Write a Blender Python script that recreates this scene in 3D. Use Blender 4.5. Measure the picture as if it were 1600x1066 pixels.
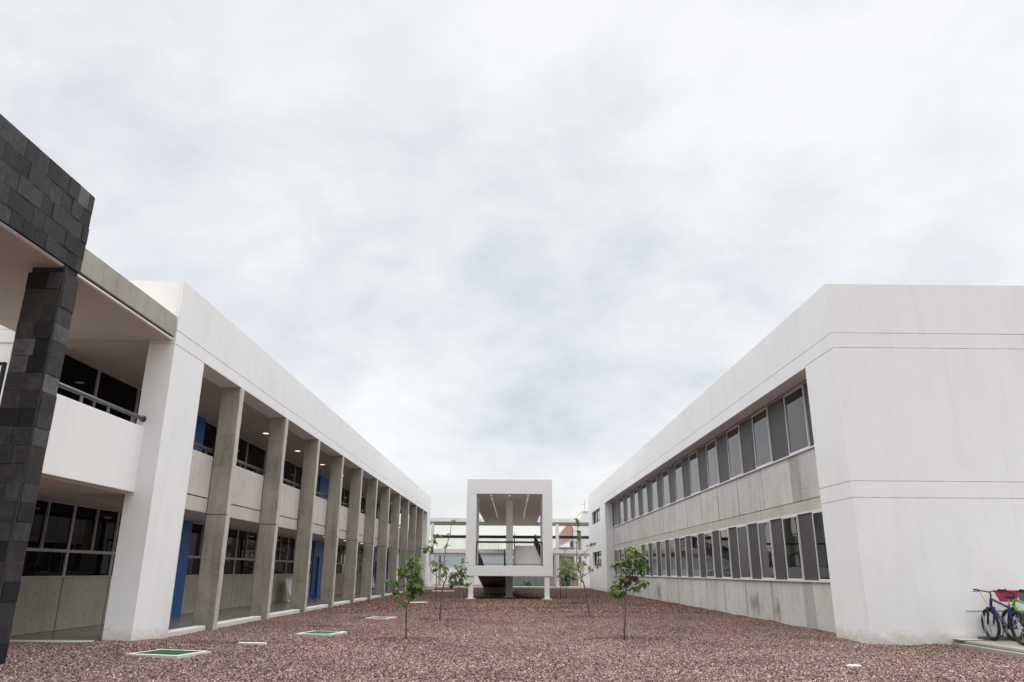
import bpy, bmesh, math, random
from math import radians as R, sin, cos, pi
from mathutils import Vector, Matrix, noise as mnoise
random.seed(7)
for o in list(bpy.data.objects): bpy.data.objects.remove(o)
scene = bpy.context.scene
COL = scene.collection

# ------------------------------------------------------------------ camera, sky, sun, exposure
cam_d = bpy.data.cameras.new("camera"); cam = bpy.data.objects.new("camera", cam_d); COL.objects.link(cam)
cam_d.sensor_width = 36.0; cam_d.lens = 36.0 * 1152.9 / 1600.0
cam_d.clip_start = 0.1; cam_d.clip_end = 5000
PITCH, YAW, ROLL = R(17.3676), R(0.5613), R(0.3399)
_f = Vector((sin(YAW)*cos(PITCH), cos(YAW)*cos(PITCH), sin(PITCH)))
_r0 = Vector((cos(YAW), -sin(YAW), 0)); _u0 = _r0.cross(_f)
_r = cos(ROLL)*_r0 + sin(ROLL)*_u0; _u = -sin(ROLL)*_r0 + cos(ROLL)*_u0
cam.matrix_world = Matrix(((_r.x, _u.x, -_f.x, 0), (_r.y, _u.y, -_f.y, 0), (_r.z, _u.z, -_f.z, 1.5), (0, 0, 0, 1)))
scene.camera = cam
scene.view_settings.view_transform = 'Standard'; scene.view_settings.look = 'None'
scene.view_settings.gamma = 1.0; scene.view_settings.use_curve_mapping = False
scene.view_settings.exposure = 1.62
SUN_EL, SUN_AZ = R(85), R(10)          # nearly overhead, veiled by cloud
sun_d = bpy.data.lights.new("sun", 'SUN'); sun_d.energy = 1.5; sun_d.angle = R(95); sun_d.color = (1, 0.975, 0.95)
sun = bpy.data.objects.new("sun", sun_d); COL.objects.link(sun)
_d = Vector((sin(SUN_AZ)*cos(SUN_EL), cos(SUN_AZ)*cos(SUN_EL), sin(SUN_EL)))
sun.rotation_euler = _d.to_track_quat('Z', 'Y').to_euler()

class NT:
    def __init__(s, tree): s.t = tree; s.n = tree.nodes; s.n.clear()
    def new(s, typ, inp=None, **kw):
        nd = s.n.new(typ)
        for k, v in kw.items(): setattr(nd, k, v)
        for k, v in (inp or {}).items():
            if isinstance(v, bpy.types.NodeSocket): s.t.links.new(v, nd.inputs[k])
            else: nd.inputs[k].default_value = v
        return nd
    def math(s, op, a, b=0.0, c=0.0):
        return s.new('ShaderNodeMath', {0: a, 1: b, 2: c}, operation=op).outputs[0]
    def ramp(s, fac, stops, interp='LINEAR'):
        nd = s.new('ShaderNodeValToRGB', {0: fac}); cr = nd.color_ramp; cr.interpolation = interp
        while len(cr.elements) < len(stops): cr.elements.new(0.5)
        for e, (p, c) in zip(cr.elements, stops):
            e.position = p; e.color = c if len(c) == 4 else (*c, 1)
        return nd.outputs[0]
    def mix(s, fac, a, b, mode='MIX'):
        nd = s.new('ShaderNodeMix', data_type='RGBA', blend_type=mode)
        for i, v in ((0, fac), (6, a), (7, b)):
            if isinstance(v, bpy.types.NodeSocket): s.t.links.new(v, nd.inputs[i])
            else: nd.inputs[i].default_value = v if i == 0 or len(v) == 4 else (*v, 1)
        return nd.outputs[2]
    def noise(s, vec, scale, detail=4, rough=.55, dist=0.0):
        return s.new('ShaderNodeTexNoise', {'Vector': vec, 'Scale': scale, 'Detail': detail, 'Roughness': rough, 'Distortion': dist}).outputs[0]
    def scaled(s, vec, sc):
        return s.new('ShaderNodeVectorMath', {0: vec, 1: sc}, operation='MULTIPLY').outputs[0]

world = bpy.data.worlds.new("World"); scene.world = world; world.use_nodes = True
w = NT(world.node_tree)
sky = w.new('ShaderNodeTexSky', sky_type='NISHITA', sun_disc=False, sun_elevation=SUN_EL, sun_rotation=SUN_AZ, altitude=1800, air_density=1.2, dust_density=2.0)
bg_sky = w.new('ShaderNodeBackground', {'Color': sky.outputs[0], 'Strength': 0.08})
tc = w.new('ShaderNodeTexCoord').outputs['Generated']
sep = w.new('ShaderNodeSeparateXYZ', {0: tc})
zz = w.math('ADD', w.math('MAXIMUM', sep.outputs[2], 0.0), 0.45)
pv = w.new('ShaderNodeCombineXYZ', {0: w.math('DIVIDE', sep.outputs[0], zz), 1: w.math('DIVIDE', sep.outputs[1], zz), 2: 3.7}).outputs[0]
n1 = w.noise(w.scaled(pv, (1.0, 1.0, 1)), 2.1, 7, .56, .25)
n0 = w.noise(w.scaled(pv, (1.0, .8, 1)), .95, 3, .5, .3)
n2 = w.noise(w.scaled(pv, (1.0, 1.25, 1)), 5.5, 7, .6, .35)
nn = w.math('ADD', w.math('ADD', w.math('MULTIPLY', n1, .45), w.math('MULTIPLY', n0, .30)), w.math('MULTIPLY', n2, .25))
bandx = w.math('DIVIDE', w.math('SUBTRACT', sep.outputs[2], .19), .17)
nn = w.math('SUBTRACT', nn, w.math('MULTIPLY', w.math('EXPONENT', w.math('MULTIPLY', w.math('MULTIPLY', bandx, bandx), -1.0)), .030))   # thicker cloud low down
nn = w.math('ADD', nn, .019)
S = 2 ** -1.62
def sc(c): return tuple(x * S for x in c)
cloud = w.ramp(nn, [(0.385, sc((.655, .69, .725))), (0.44, sc((.755, .78, .80))), (0.485, sc((.83, .845, .858))), (0.525, sc((.89, .90, .91))), (0.59, sc((.975, .975, .975)))])
hz = w.math('POWER', w.math('SUBTRACT', 1.0, w.math('MINIMUM', w.math('MULTIPLY', w.math('MAXIMUM', sep.outputs[2], 0.0), 7.0), 1.0)), 1.1)
cloud = w.mix(w.math('MULTIPLY', hz, .85), cloud, sc((.95, .905, .815)))
bg_c = w.new('ShaderNodeBackground', {'Color': cloud, 'Strength': 1.0})
mx = w.new('ShaderNodeMixShader', {0: 0.93, 1: bg_sky.outputs[0], 2: bg_c.outputs[0]})
w.new('ShaderNodeOutputWorld', {0: mx.outputs[0]})

# ------------------------------------------------------------------ materials
MATS = {}
def material(name):
    m = bpy.data.materials.new(name); m.use_nodes = True; MATS[name] = m
    t = NT(m.node_tree); out = t.new('ShaderNodeOutputMaterial')
    b = t.new('ShaderNodeBsdfPrincipled'); t.t.links.new(b.outputs[0], out.inputs[0])
    return m, t, b
def link(t, a, node, key):
    t.t.links.new(a, node.inputs[key])
def pos(t): return t.new('ShaderNodeNewGeometry').outputs['Position']
def plain(name, c, rough=.5, metal=0.0, spec=.5, var=.12, scale=6):
    m, t, b = material(name)
    n = t.noise(pos(t), scale, 4)
    col = t.ramp(n, [(.25, tuple(x*(1-var) for x in c)), (.75, tuple(min(1, x*(1+var)) for x in c))])
    link(t, col, b, 'Base Color'); b.inputs['Roughness'].default_value = rough; b.inputs['Metallic'].default_value = metal
    b.inputs['Specular IOR Level'].default_value = spec
    return m
def emis(name, c, s):
    m, t, b = material(name); b.inputs['Base Color'].default_value = (*c, 1)
    b.inputs['Emission Color'].default_value = (*c, 1); b.inputs['Emission Strength'].default_value = s; return m

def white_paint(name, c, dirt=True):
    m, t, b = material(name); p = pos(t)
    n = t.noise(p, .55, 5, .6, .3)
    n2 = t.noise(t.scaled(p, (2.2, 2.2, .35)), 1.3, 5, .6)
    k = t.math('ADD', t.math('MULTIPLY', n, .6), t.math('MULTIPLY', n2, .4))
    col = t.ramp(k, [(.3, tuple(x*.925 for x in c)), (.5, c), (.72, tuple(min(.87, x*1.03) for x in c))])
    if dirt:   # faint rain runs on the render
        rs = t.new('ShaderNodeMapRange', {0: t.noise(t.scaled(p, (5.5, 5.5, .16)), 1.0, 5, .62), 1: .56, 2: .74, 3: 0.0, 4: .13}).outputs[0]
        col = t.mix(rs, col, (.46, .45, .42))
    if dirt:   # splashed soil along the foot of the walls
        z = t.new('ShaderNodeSeparateXYZ', {0: p}).outputs[2]
        nz = t.noise(t.scaled(p, (1, 1, 2)), 2.3, 6, .7, .6)
        h = t.math('SUBTRACT', t.math('MULTIPLY', nz, .95), t.math('MULTIPLY', z, 1.1))
        msk = t.math('MULTIPLY', t.new('ShaderNodeMapRange', {0: h, 1: .12, 2: .46, 3: 0.0, 4: .7}).outputs[0], t.math('LESS_THAN', z, .9))
        col = t.mix(msk, col, (.50, .42, .34))
    link(t, col, b, 'Base Color'); b.inputs['Roughness'].default_value = .85; b.inputs['Specular IOR Level'].default_value = .25
    bp = t.new('ShaderNodeBump', {'Strength': .2, 'Distance': .010, 'Height': t.math('ADD', t.noise(p, 28, 4, .6), t.math('MULTIPLY', t.noise(p, 2.1, 3), 1.6))})
    link(t, bp.outputs[0], b, 'Normal'); return m

def concrete(name, c, var=.3, holes=None, stains=(), edge=None):
    m, t, b = material(name); p = pos(t)
    n = t.noise(p, .9, 6, .62, .4)
    st = t.noise(t.scaled(p, (2.6, 2.6, .28)), 1.5, 6, .62, .4)
    fine = t.noise(p, 11, 5, .65)
    k = t.math('ADD', t.math('ADD', t.math('MULTIPLY', n, .42), t.math('MULTIPLY', st, .38)), t.math('MULTIPLY', fine, .20))
    col = t.ramp(k, [(.32, tuple(x*(1-var) for x in c)), (.45, tuple(x*(1-.25*var) for x in c)), (.55, tuple(x*(1+.12*var) for x in c)), (.68, tuple(x*(1+.42*var) for x in c))])
    oc = t.new('ShaderNodeTexCoord').outputs['Object']
    if holes:  # tie-rod holes of the formwork
        s2 = t.new('ShaderNodeSeparateXYZ', {0: oc})
        fy = t.math('SUBTRACT', t.math('FRACT', t.math('DIVIDE', s2.outputs[1], holes[0])), .5)
        fz = t.math('SUBTRACT', t.math('FRACT', t.math('DIVIDE', s2.outputs[2], holes[1])), .5)
        dy = t.math('MULTIPLY', fy, holes[0]); dz = t.math('MULTIPLY', fz, holes[1])
        d = t.math('SQRT', t.math('ADD', t.math('MULTIPLY', dy, dy), t.math('MULTIPLY', dz, dz)))
        hm = t.math('LESS_THAN', d, .022)
        col = t.mix(t.math('MULTIPLY', hm, .75), col, (.05, .045, .04))
    if edge:  # cement wash darkening along the panel joints, and one pour lighter or darker than the next
        s4 = t.new('ShaderNodeSeparateXYZ', {0: oc}).outputs[1]
        de = t.math('MINIMUM', s4, t.math('SUBTRACT', edge, s4))
        de = t.math('ADD', de, t.math('MULTIPLY', t.math('SUBTRACT', st, .5), .30))
        em = t.new('ShaderNodeMapRange', {0: de, 1: .075, 2: .0, 3: 0.0, 4: .48}).outputs[0]
        col = t.mix(em, col, tuple(x*.42 for x in c))
        tone = t.new('ShaderNodeMapRange', {0: t.new('ShaderNodeObjectInfo').outputs['Random'], 1: 0.0, 2: 1.0, 3: .94, 4: 1.04}).outputs[0]
        col = t.new('ShaderNodeVectorMath', {0: col, 1: t.new('ShaderNodeCombineXYZ', {0: tone, 1: tone, 2: tone}).outputs[0]}, operation='MULTIPLY').outputs[0]
    for (y, z, ry, rz) in stains:  # dark scuffs left on the wall
        s3 = t.new('ShaderNodeSeparateXYZ', {0: p})
        dy = t.math('DIVIDE', t.math('SUBTRACT', s3.outputs[1], y), ry); dz = t.math('DIVIDE', t.math('SUBTRACT', s3.outputs[2], z), rz)
        d = t.math('SQRT', t.math('ADD', t.math('MULTIPLY', dy, dy), t.math('MULTIPLY', dz, dz)))
        d = t.math('ADD', d, t.math('MULTIPLY', t.math('SUBTRACT', t.noise(t.scaled(p, (1, 1, .5)), 5, 5), .5), 2.2))
        mk = t.new('ShaderNodeMapRange', {0: d, 1: 1.15, 2: .35, 3: 0.0, 4: .62}).outputs[0]
        col = t.mix(mk, col, (.13, .13, .125))
    link(t, col, b, 'Base Color'); b.inputs['Roughness'].default_value = .82; b.inputs['Specular IOR Level'].default_value = .3
    bp = t.new('ShaderNodeBump', {'Strength': .5, 'Distance': .012, 'Height': t.math('ADD', fine, t.math('MULTIPLY', st, .8))})
    link(t, bp.outputs[0], b, 'Normal'); return m

WHITE = white_paint('white_plaster', (.815, .825, .825))
WHITE2 = white_paint('white_plaster_ivory', (.835, .84, .835), dirt=False)
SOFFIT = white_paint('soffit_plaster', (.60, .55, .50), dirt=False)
CONC_COL = concrete('column_concrete', (.355, .33, .28), .62)
CONC_EDGE = concrete('column_edge_concrete', (.50, .485, .45), .22)
CONC_PAR = concrete('parapet_concrete', (.56, .53, .49), .24, holes=(.95, .62))
CONC_BEAM = concrete('beam_concrete', (.52, .50, .455), .30)
CONC_WALL = concrete('back_wall_concrete', (.50, .465, .385), .34, holes=(.74, .58))
CONC_R = concrete('right_wall_concrete', (.58, .565, .53), .36, edge=2.626, holes=(.88, .62), stains=((26.8, .5, .62, .36), (24.6, .42, .36, .34), (43.2, .45, .8, .5)))
CONC_ROOF = concrete('roof_edge_concrete', (.36, .345, .30), .40)
CONC_PAVE = concrete('kerb_concrete', (.62, .60, .55), .16)
CONC_PAD = concrete('pad_concrete', (.36, .345, .30), .3)
FLOOR = plain('polished_floor', (.20, .19, .18), .22, var=.15, scale=2)
GREY_METAL = plain('grey_metal_rail', (.16, .165, .17), .38, .6, var=.06)
ALU = plain('aluminium_frame', (.62, .61, .60), .4, .55, var=.05)
ALU_D = plain('grey_aluminium_frame', (.46, .45, .44), .45, .15, var=.05)
ALU_W = plain('white_aluminium_frame', (.74, .74, .73), .45, .0, var=.04)
GREY_METAL_D = plain('charcoal_rail', (.03, .03, .033), .45, .4)
DARK_METAL = plain('dark_metal', (.018, .019, .022), .45, .3)
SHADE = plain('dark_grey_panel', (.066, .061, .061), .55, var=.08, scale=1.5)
BLUE = plain('blue_door_paint', (.004, .14, .43), .35, var=.10, scale=1.2)
BLUE_D = plain('deep_blue_door_paint', (.004, .055, .30), .35, var=.08)
RECESS_BOUNCE = plain('recess_bounce_tint', (.42, .37, .35), .8, var=.06)  # brown of light bounced off the gravel, put into the ceiling colour
def glass(name, tint, ior):
    m, t, b = material(name)
    b.inputs['Base Color'].default_value = (*tint, 1); b.inputs['Roughness'].default_value = .015
    b.inputs['IOR'].default_value = ior
    bp = t.new('ShaderNodeBump', {'Strength': .12, 'Distance': .02, 'Height': t.noise(pos(t), .7, 2)})
    link(t, bp.outputs[0], b, 'Normal'); return m
GLASS_L = glass('dark_window_glass', (.003, .003, .004), 1.20)
GLASS_R = glass('tinted_window_glass', (.008, .009, .010), 1.58)
LAMP = emis('downlight_glow', (1, .97, .9), .4)
BARK = plain('sapling_bark', (.14, .085, .062), .85, var=.3, scale=30)
BARK2 = plain('pale_bark', (.30, .22, .19), .85, var=.25, scale=30)
def leafmat(name, c, var=.45):
    m, t, b = material(name)
    oi = t.new('ShaderNodeObjectInfo').outputs['Random']
    n = t.noise(pos(t), 9, 3)
    k = t.math('ADD', t.math('MULTIPLY', oi, .6), t.math('MULTIPLY', n, .4))
    col = t.ramp(k, [(.15, tuple(x*(1-var) for x in c)), (.5, c), (.9, (c[0]*1.75, c[1]*1.45, c[2]*1.3))])
    link(t, col, b, 'Base Color'); b.inputs['Roughness'].default_value = .5
    tr = t.new('ShaderNodeBsdfTranslucent', {0: t.mix(1.0, col, (1.3, 1.5, .6), 'MULTIPLY')})
    mxs = t.new('ShaderNodeMixShader', {0: .28, 1: b.outputs[0], 2: tr.outputs[0]})
    out = [x for x in t.n if x.type == 'OUTPUT_MATERIAL'][0]; t.t.links.new(mxs.outputs[0], out.inputs[0])
    return m
LEAF = leafmat('sapling_leaf', (.105, .172, .046))
LEAF_Y = leafmat('bush_leaf', (.16, .19, .03))
LEAF_P = leafmat('pale_leaf', (.15, .20, .08))
LEAF_B = leafmat('brown_leaf', (.11, .075, .038))

def stone_mat():
    m, t, b = material('volcanic_stone'); p = pos(t)
    oi = t.new('ShaderNodeObjectInfo').outputs['Random']
    base = t.ramp(oi, [(0, (.006, .006, .007)), (.2, (.014, .014, .015)), (.5, (.025, .0245, .026)), (.72, (.036, .0355, .037)), (.82, (.028, .022, .018)), (.9, (.055, .055, .057)), (1, (.12, .12, .124))])
    n = t.noise(p, 4.5, 6, .7, 1.2); f = t.noise(p, 38, 4, .7)
    col = t.mix(1.0, base, t.ramp(n, [(.3, (.5, .5, .5)), (.7, (1.6, 1.57, 1.53))]), 'MULTIPLY')
    vein = t.new('ShaderNodeMapRange', {0: t.noise(p, 3.1, 6, .72, 2.0), 1: .70, 2: .76, 3: 0.0, 4: .7}).outputs[0]
    col = t.mix(vein, col, (.42, .42, .41))
    link(t, col, b, 'Base Color'); b.inputs['Roughness'].default_value = .62; b.inputs['Specular IOR Level'].default_value = .3
    bp = t.new('ShaderNodeBump', {'Strength': .6, 'Distance': .008, 'Height': t.math('ADD', f, n)}); link(t, bp.outputs[0], b, 'Normal'); return m
STONE = stone_mat()
MORTAR = plain('dark_mortar', (.03, .03, .03), .9)
GCOL = [(0, (.038, .019, .015)), (.18, (.104, .060, .050)), (.48, (.190, .120, .103)), (.80, (.285, .198, .176)), (.96, (.41, .315, .285)), (1, (.56, .48, .45))]
TURNED = [(-2.21, 18.1, .75, .42), (-2.03, 25.3, .8, .5), (2.86, 18.55, .8, .38), (3.04, 27.2, .9, .5), (3.39, 39.0, 1.2, .8), (-6.3, 17.1, 1.15, .42), (-5.0, 22.2, .9, .35), (2.3, 34.0, 1.3, .6)]
def gravel_mat(name, instanced):
    m, t, b = material(name); p = pos(t)
    big = t.noise(p, .35, 4, .6)
    if instanced:
        rnd = t.new('ShaderNodeObjectInfo').outputs['Random']
    else:
        v = t.new('ShaderNodeTexVoronoi', {'Vector': p, 'Scale': 21.0, 'Randomness': 1.0}, feature='F1')
        rnd = t.new('ShaderNodeSeparateColor', {0: v.outputs['Color']}).outputs[0]
    col = t.ramp(rnd, GCOL)
    col = t.mix(1.0, col, t.ramp(big, [(.3, (.74, .71, .70)), (.7, (1.16, 1.15, 1.15))]), 'MULTIPLY')
    sp = t.new('ShaderNodeSeparateXYZ', {0: p}); wob = t.math('MULTIPLY', t.math('SUBTRACT', t.noise(p, 2.2, 4), .5), 1.8); mk = None
    for (tx, ty, rx, ry) in TURNED:   # turned-over, darker and earthier gravel round the plantings
        dx = t.math('DIVIDE', t.math('SUBTRACT', sp.outputs[0], tx), rx); dy = t.math('DIVIDE', t.math('SUBTRACT', sp.outputs[1], ty), ry)
        d = t.math('ADD', t.math('SQRT', t.math('ADD', t.math('MULTIPLY', dx, dx), t.math('MULTIPLY', dy, dy))), wob)
        m1 = t.new('ShaderNodeMapRange', {0: d, 1: 1.25, 2: .45, 3: 0.0, 4: 1.0}).outputs[0]
        mk = m1 if mk is None else t.math('MAXIMUM', mk, m1)
    col = t.mix(t.math('MULTIPLY', mk, .8), col, t.mix(1.0, col, (.55, .46, .40), 'MULTIPLY'))
    dx = t.math('DIVIDE', t.math('SUBTRACT', sp.outputs[0], -2.21), .52); dy = t.math('DIVIDE', t.math('SUBTRACT', sp.outputs[1], 18.2), .40)
    d = t.math('ADD', t.math('SQRT', t.math('ADD', t.math('MULTIPLY', dx, dx), t.math('MULTIPLY', dy, dy))), wob)
    col = t.mix(t.new('ShaderNodeMapRange', {0: d, 1: 1.05, 2: .5, 3: 0.0, 4: .72}).outputs[0], col, t.mix(.45, (.24, .155, .075), col))   # strawy earth round the nearest sapling
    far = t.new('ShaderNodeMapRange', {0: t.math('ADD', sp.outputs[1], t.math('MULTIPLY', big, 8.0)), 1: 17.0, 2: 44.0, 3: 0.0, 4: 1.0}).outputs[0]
    col = t.mix(1.0, col, t.mix(far, (1.08, 1.10, 1.11), (.74, .66, .63)), 'MULTIPLY')   # lighter, greyer stone near, darker and redder far
    if not instanced:
        col = t.mix(1.0, col, (.55, .50, .48), 'MULTIPLY')  # bed darkened to stand for the shade in gaps between stones
        bp = t.new('ShaderNodeBump', {'Strength': 1.0, 'Distance': .05, 'Height': t.math('SUBTRACT', 1.0, v.outputs['Distance'])}); link(t, bp.outputs[0], b, 'Normal')
    else:
        n = t.noise(p, 90, 2); col = t.mix(.35, col, t.mix(1.0, col, t.ramp(n, [(.3, (.6, .6, .6)), (.7, (1.4, 1.4, 1.4))]), 'MULTIPLY'))
    link(t, col, b, 'Base Color'); b.inputs['Roughness'].default_value = .9; b.inputs['Specular IOR Level'].default_value = .25
    return m
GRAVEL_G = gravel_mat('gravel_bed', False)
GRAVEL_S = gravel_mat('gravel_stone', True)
GREEN_MESH = plain('green_grate', (.008, .110, .020), .6, var=.3, scale=40)
GREY_GREEN = plain('faded_green_grate', (.16, .20, .15), .7, var=.2, scale=30)

# ------------------------------------------------------------------ mesh helpers
class MB:
    def __init__(s): s.v = []; s.f = []; s.mi = []
    def quad(s, idx, m=0): s.f.append(idx); s.mi.append(m)
    def box(s, x0, x1, y0, y1, z0, z1, m=0, mx=None):
        """mx: material index of the +x face"""
        b = len(s.v)
        s.v += [(x0,y0,z0),(x1,y0,z0),(x1,y1,z0),(x0,y1,z0),(x0,y0,z1),(x1,y0,z1),(x1,y1,z1),(x0,y1,z1)]
        for q, mm in (((0,3,2,1), m), ((4,5,6,7), m), ((0,1,5,4), m), ((1,2,6,5), m if mx is None else mx), ((2,3,7,6), m), ((3,0,4,7), m)):
            s.quad(tuple(b+i for i in q), mm)
        return s
    def tube(s, pts, rad, n=8, m=0, cap=True):
        pts = [Vector(p) for p in pts]
        if not isinstance(rad, (list, tuple)): rad = [rad]*len(pts)
        b0 = len(s.v); up = Vector((0, 0, 1)); prev = None
        for i, p in enumerate(pts):
            d = (pts[min(i+1, len(pts)-1)] - pts[max(i-1, 0)]).normalized()
            a = prev if prev is not None else (up if abs(d.z) < .9 else Vector((1, 0, 0)))
            x = (a - d*a.dot(d)).normalized(); y = d.cross(x); prev = x
            for k in range(n):
                an = 2*pi*k/n; s.v.append(tuple(p + rad[i]*(cos(an)*x + sin(an)*y)))
        for i in range(len(pts)-1):
            for k in range(n):
                a = b0+i*n+k; c = b0+i*n+(k+1) % n
                s.quad((a, c, c+n, a+n), m)
        if cap:
            s.quad(tuple(b0+k for k in range(n))[::-1], m); s.quad(tuple(b0+(len(pts)-1)*n+k for k in range(n)), m)
        return s
    def torus(s, c, axis, R_, r_, n=28, k=8, m=0):
        c = Vector(c); ax = Vector(axis).normalized(); u = ax.orthogonal().normalized(); v = ax.cross(u); b = len(s.v)
        for i in range(n):
            a = 2*pi*i/n; d = cos(a)*u + sin(a)*v
            for j in range(k):
                t = 2*pi*j/k; s.v.append(tuple(c + d*(R_ + r_*cos(t)) + ax*(r_*sin(t))))
        for i in range(n):
            for j in range(k):
                s.quad((b+i*k+j, b+((i+1) % n)*k+j, b+((i+1) % n)*k+(j+1) % k, b+i*k+(j+1) % k), m)
        return s
    def mesh(s, name, mats):
        me = bpy.data.meshes.new(name); me.from_pydata(s.v, [], s.f)
        for mm in (mats if isinstance(mats, (list, tuple)) else [mats]): me.materials.append(mm)
        if any(s.mi): me.polygons.foreach_set('material_index', s.mi)
        me.update(); return me
    def build(s, name, mats, parent=None, loc=(0, 0, 0), rz=0.0, bevel=0.0, smooth=False, **tags):
        me = s.mesh(name, mats)
        if bevel:
            bm = bmesh.new(); bm.from_mesh(me)
            bmesh.ops.bevel(bm, geom=list(bm.edges), offset=bevel, segments=1, affect='EDGES', clamp_overlap=True)
            bm.to_mesh(me); bm.free()
        if smooth: me.polygons.foreach_set('use_smooth', [True]*len(me.polygons))
        return link_obj(name, me, parent, loc, rz, **tags)
def link_obj(name, me, parent=None, loc=(0, 0, 0), rz=0.0, **tags):
    o = bpy.data.objects.new(name, me); COL.objects.link(o); o.location = loc
    if rz: o.rotation_euler = (0, 0, rz)
    if parent: o.parent = parent
    for k, v in tags.items(): o[k] = v
    return o
def thing(name, label, cat, loc=(0, 0, 0), rz=0.0, group=None):
    o = link_obj(name, None, None, loc, rz, label=label, category=cat)
    if group: o['group'] = group
    return o
_cache = {}
def block(name, dims, mat, parent, loc, bevel=0.0, rz=0.0, **tags):
    """one box part; alike parts share mesh data"""
    key = (name, tuple(round(d, 4) for d in dims), mat.name, bevel)
    if key not in _cache:
        b = MB().box(0, dims[0], 0, dims[1], 0, dims[2]); me = b.mesh(name, mat)
        if bevel:
            bm = bmesh.new(); bm.from_mesh(me)
            bmesh.ops.bevel(bm, geom=list(bm.edges), offset=bevel, segments=1, affect='EDGES', clamp_overlap=True); bm.to_mesh(me); bm.free()
        _cache[key] = me
    return link_obj(name, _cache[key], parent, loc, rz, **tags)
def grooved(mb, x0, x1, y0, y1, zs, gap=.02, inset=.02):
    """a rendered wall whose shadow joints are real grooves: slabs between joints round a set-back core"""
    zs = sorted(zs)
    for a, b in zip(zs[:-1], zs[1:]):
        mb.box(x0, x1, y0, y1, a + (gap/2 if a != zs[0] else 0), b - (gap/2 if b != zs[-1] else 0))
    for z in zs[1:-1]:
        mb.box(x0+inset, x1-inset, y0+inset, y1-inset, z-gap/2-.001, z+gap/2+.001)
    return mb
def disc(name, mat, parent, loc, r=.11, t=.012, n=14):
    key = (name, r, t, mat.name)
    if key not in _cache: _cache[key] = MB().tube([(0, 0, 0), (0, 0, -t)], r, n).mesh(name, mat)
    return link_obj(name, _cache[key], parent, loc)

# ------------------------------------------------------------------ ground
TREES = [(-2.21, 18.17), (-2.03, 25.44), (-2.12, 40.14), (2.86, 18.63), (3.04, 27.3), (3.39, 39.28)]
def gz(x, y):
    if abs(x) > 14 or y < 5 or y > 74: return 0.0
    z = .016*mnoise.noise(Vector((x*.45, y*.45, 1.3))) + .010*mnoise.noise(Vector((x*1.6, y*1.6, 7.1)))
    if x < -6.4 and y < 18.5:                       # gravel heaped against the near left fin
        k = min(1, (-6.4-x)/1.2) * max(0, min(1, (18.3-y)/2.0)) * max(0, min(1, (y-13.0)/2.5)); z += .10*k
    z += .36*math.exp(-((x+8.7)/.85)**2-((y-12.2)/1.5)**2)
    db = 9.0                                         # stones banked unevenly against the wall feet
    if 8.0 < x + .4 and y > 17.0: db = abs(y-17.3) if x > 8.1 and y < 17.6 else abs((8.08 if y < 19.07 or y > 60 else 8.68)-x)
    if db < .45: z += (.028+.05*mnoise.noise(Vector((x*1.1+4, y*1.1, 2))))*(1-db/.45)
    for (tx, ty) in TREES:                           # shallow watering rings round the saplings
        d = math.hypot(x-tx, (y-ty))
        if d < 1.1: z += .045*math.exp(-((d-.55)/.18)**2) - .035*math.exp(-(d/.35)**2)
    return z
def axis(segs):
    out = []
    for a, b, st in segs:
        n = max(1, round((b-a)/st)); out += [a + (b-a)*i/n for i in range(n)]
    return out + [segs[-1][1]]
gx = axis([(-900, -60, 210), (-60, -14, 11.5), (-14, 10.5, .22), (10.5, 60, 12), (60, 900, 210)])
gy = axis([(-60, 9, 11), (9, 30, .22), (30, 76, .5), (76, 140, 16), (140, 2500, 470)])
g = MB()
for y in gy:
    for x in gx: g.v.append((x, y, gz(x, y)))
for j in range(len(gy)-1):
    for i in range(len(gx)-1):
        a = j*len(gx)+i; g.quad((a, a+1, a+1+len(gx), a+len(gx)))
g.build('ground', GRAVEL_G, kind='structure', label='red-brown volcanic gravel ground of the courtyard')

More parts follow.
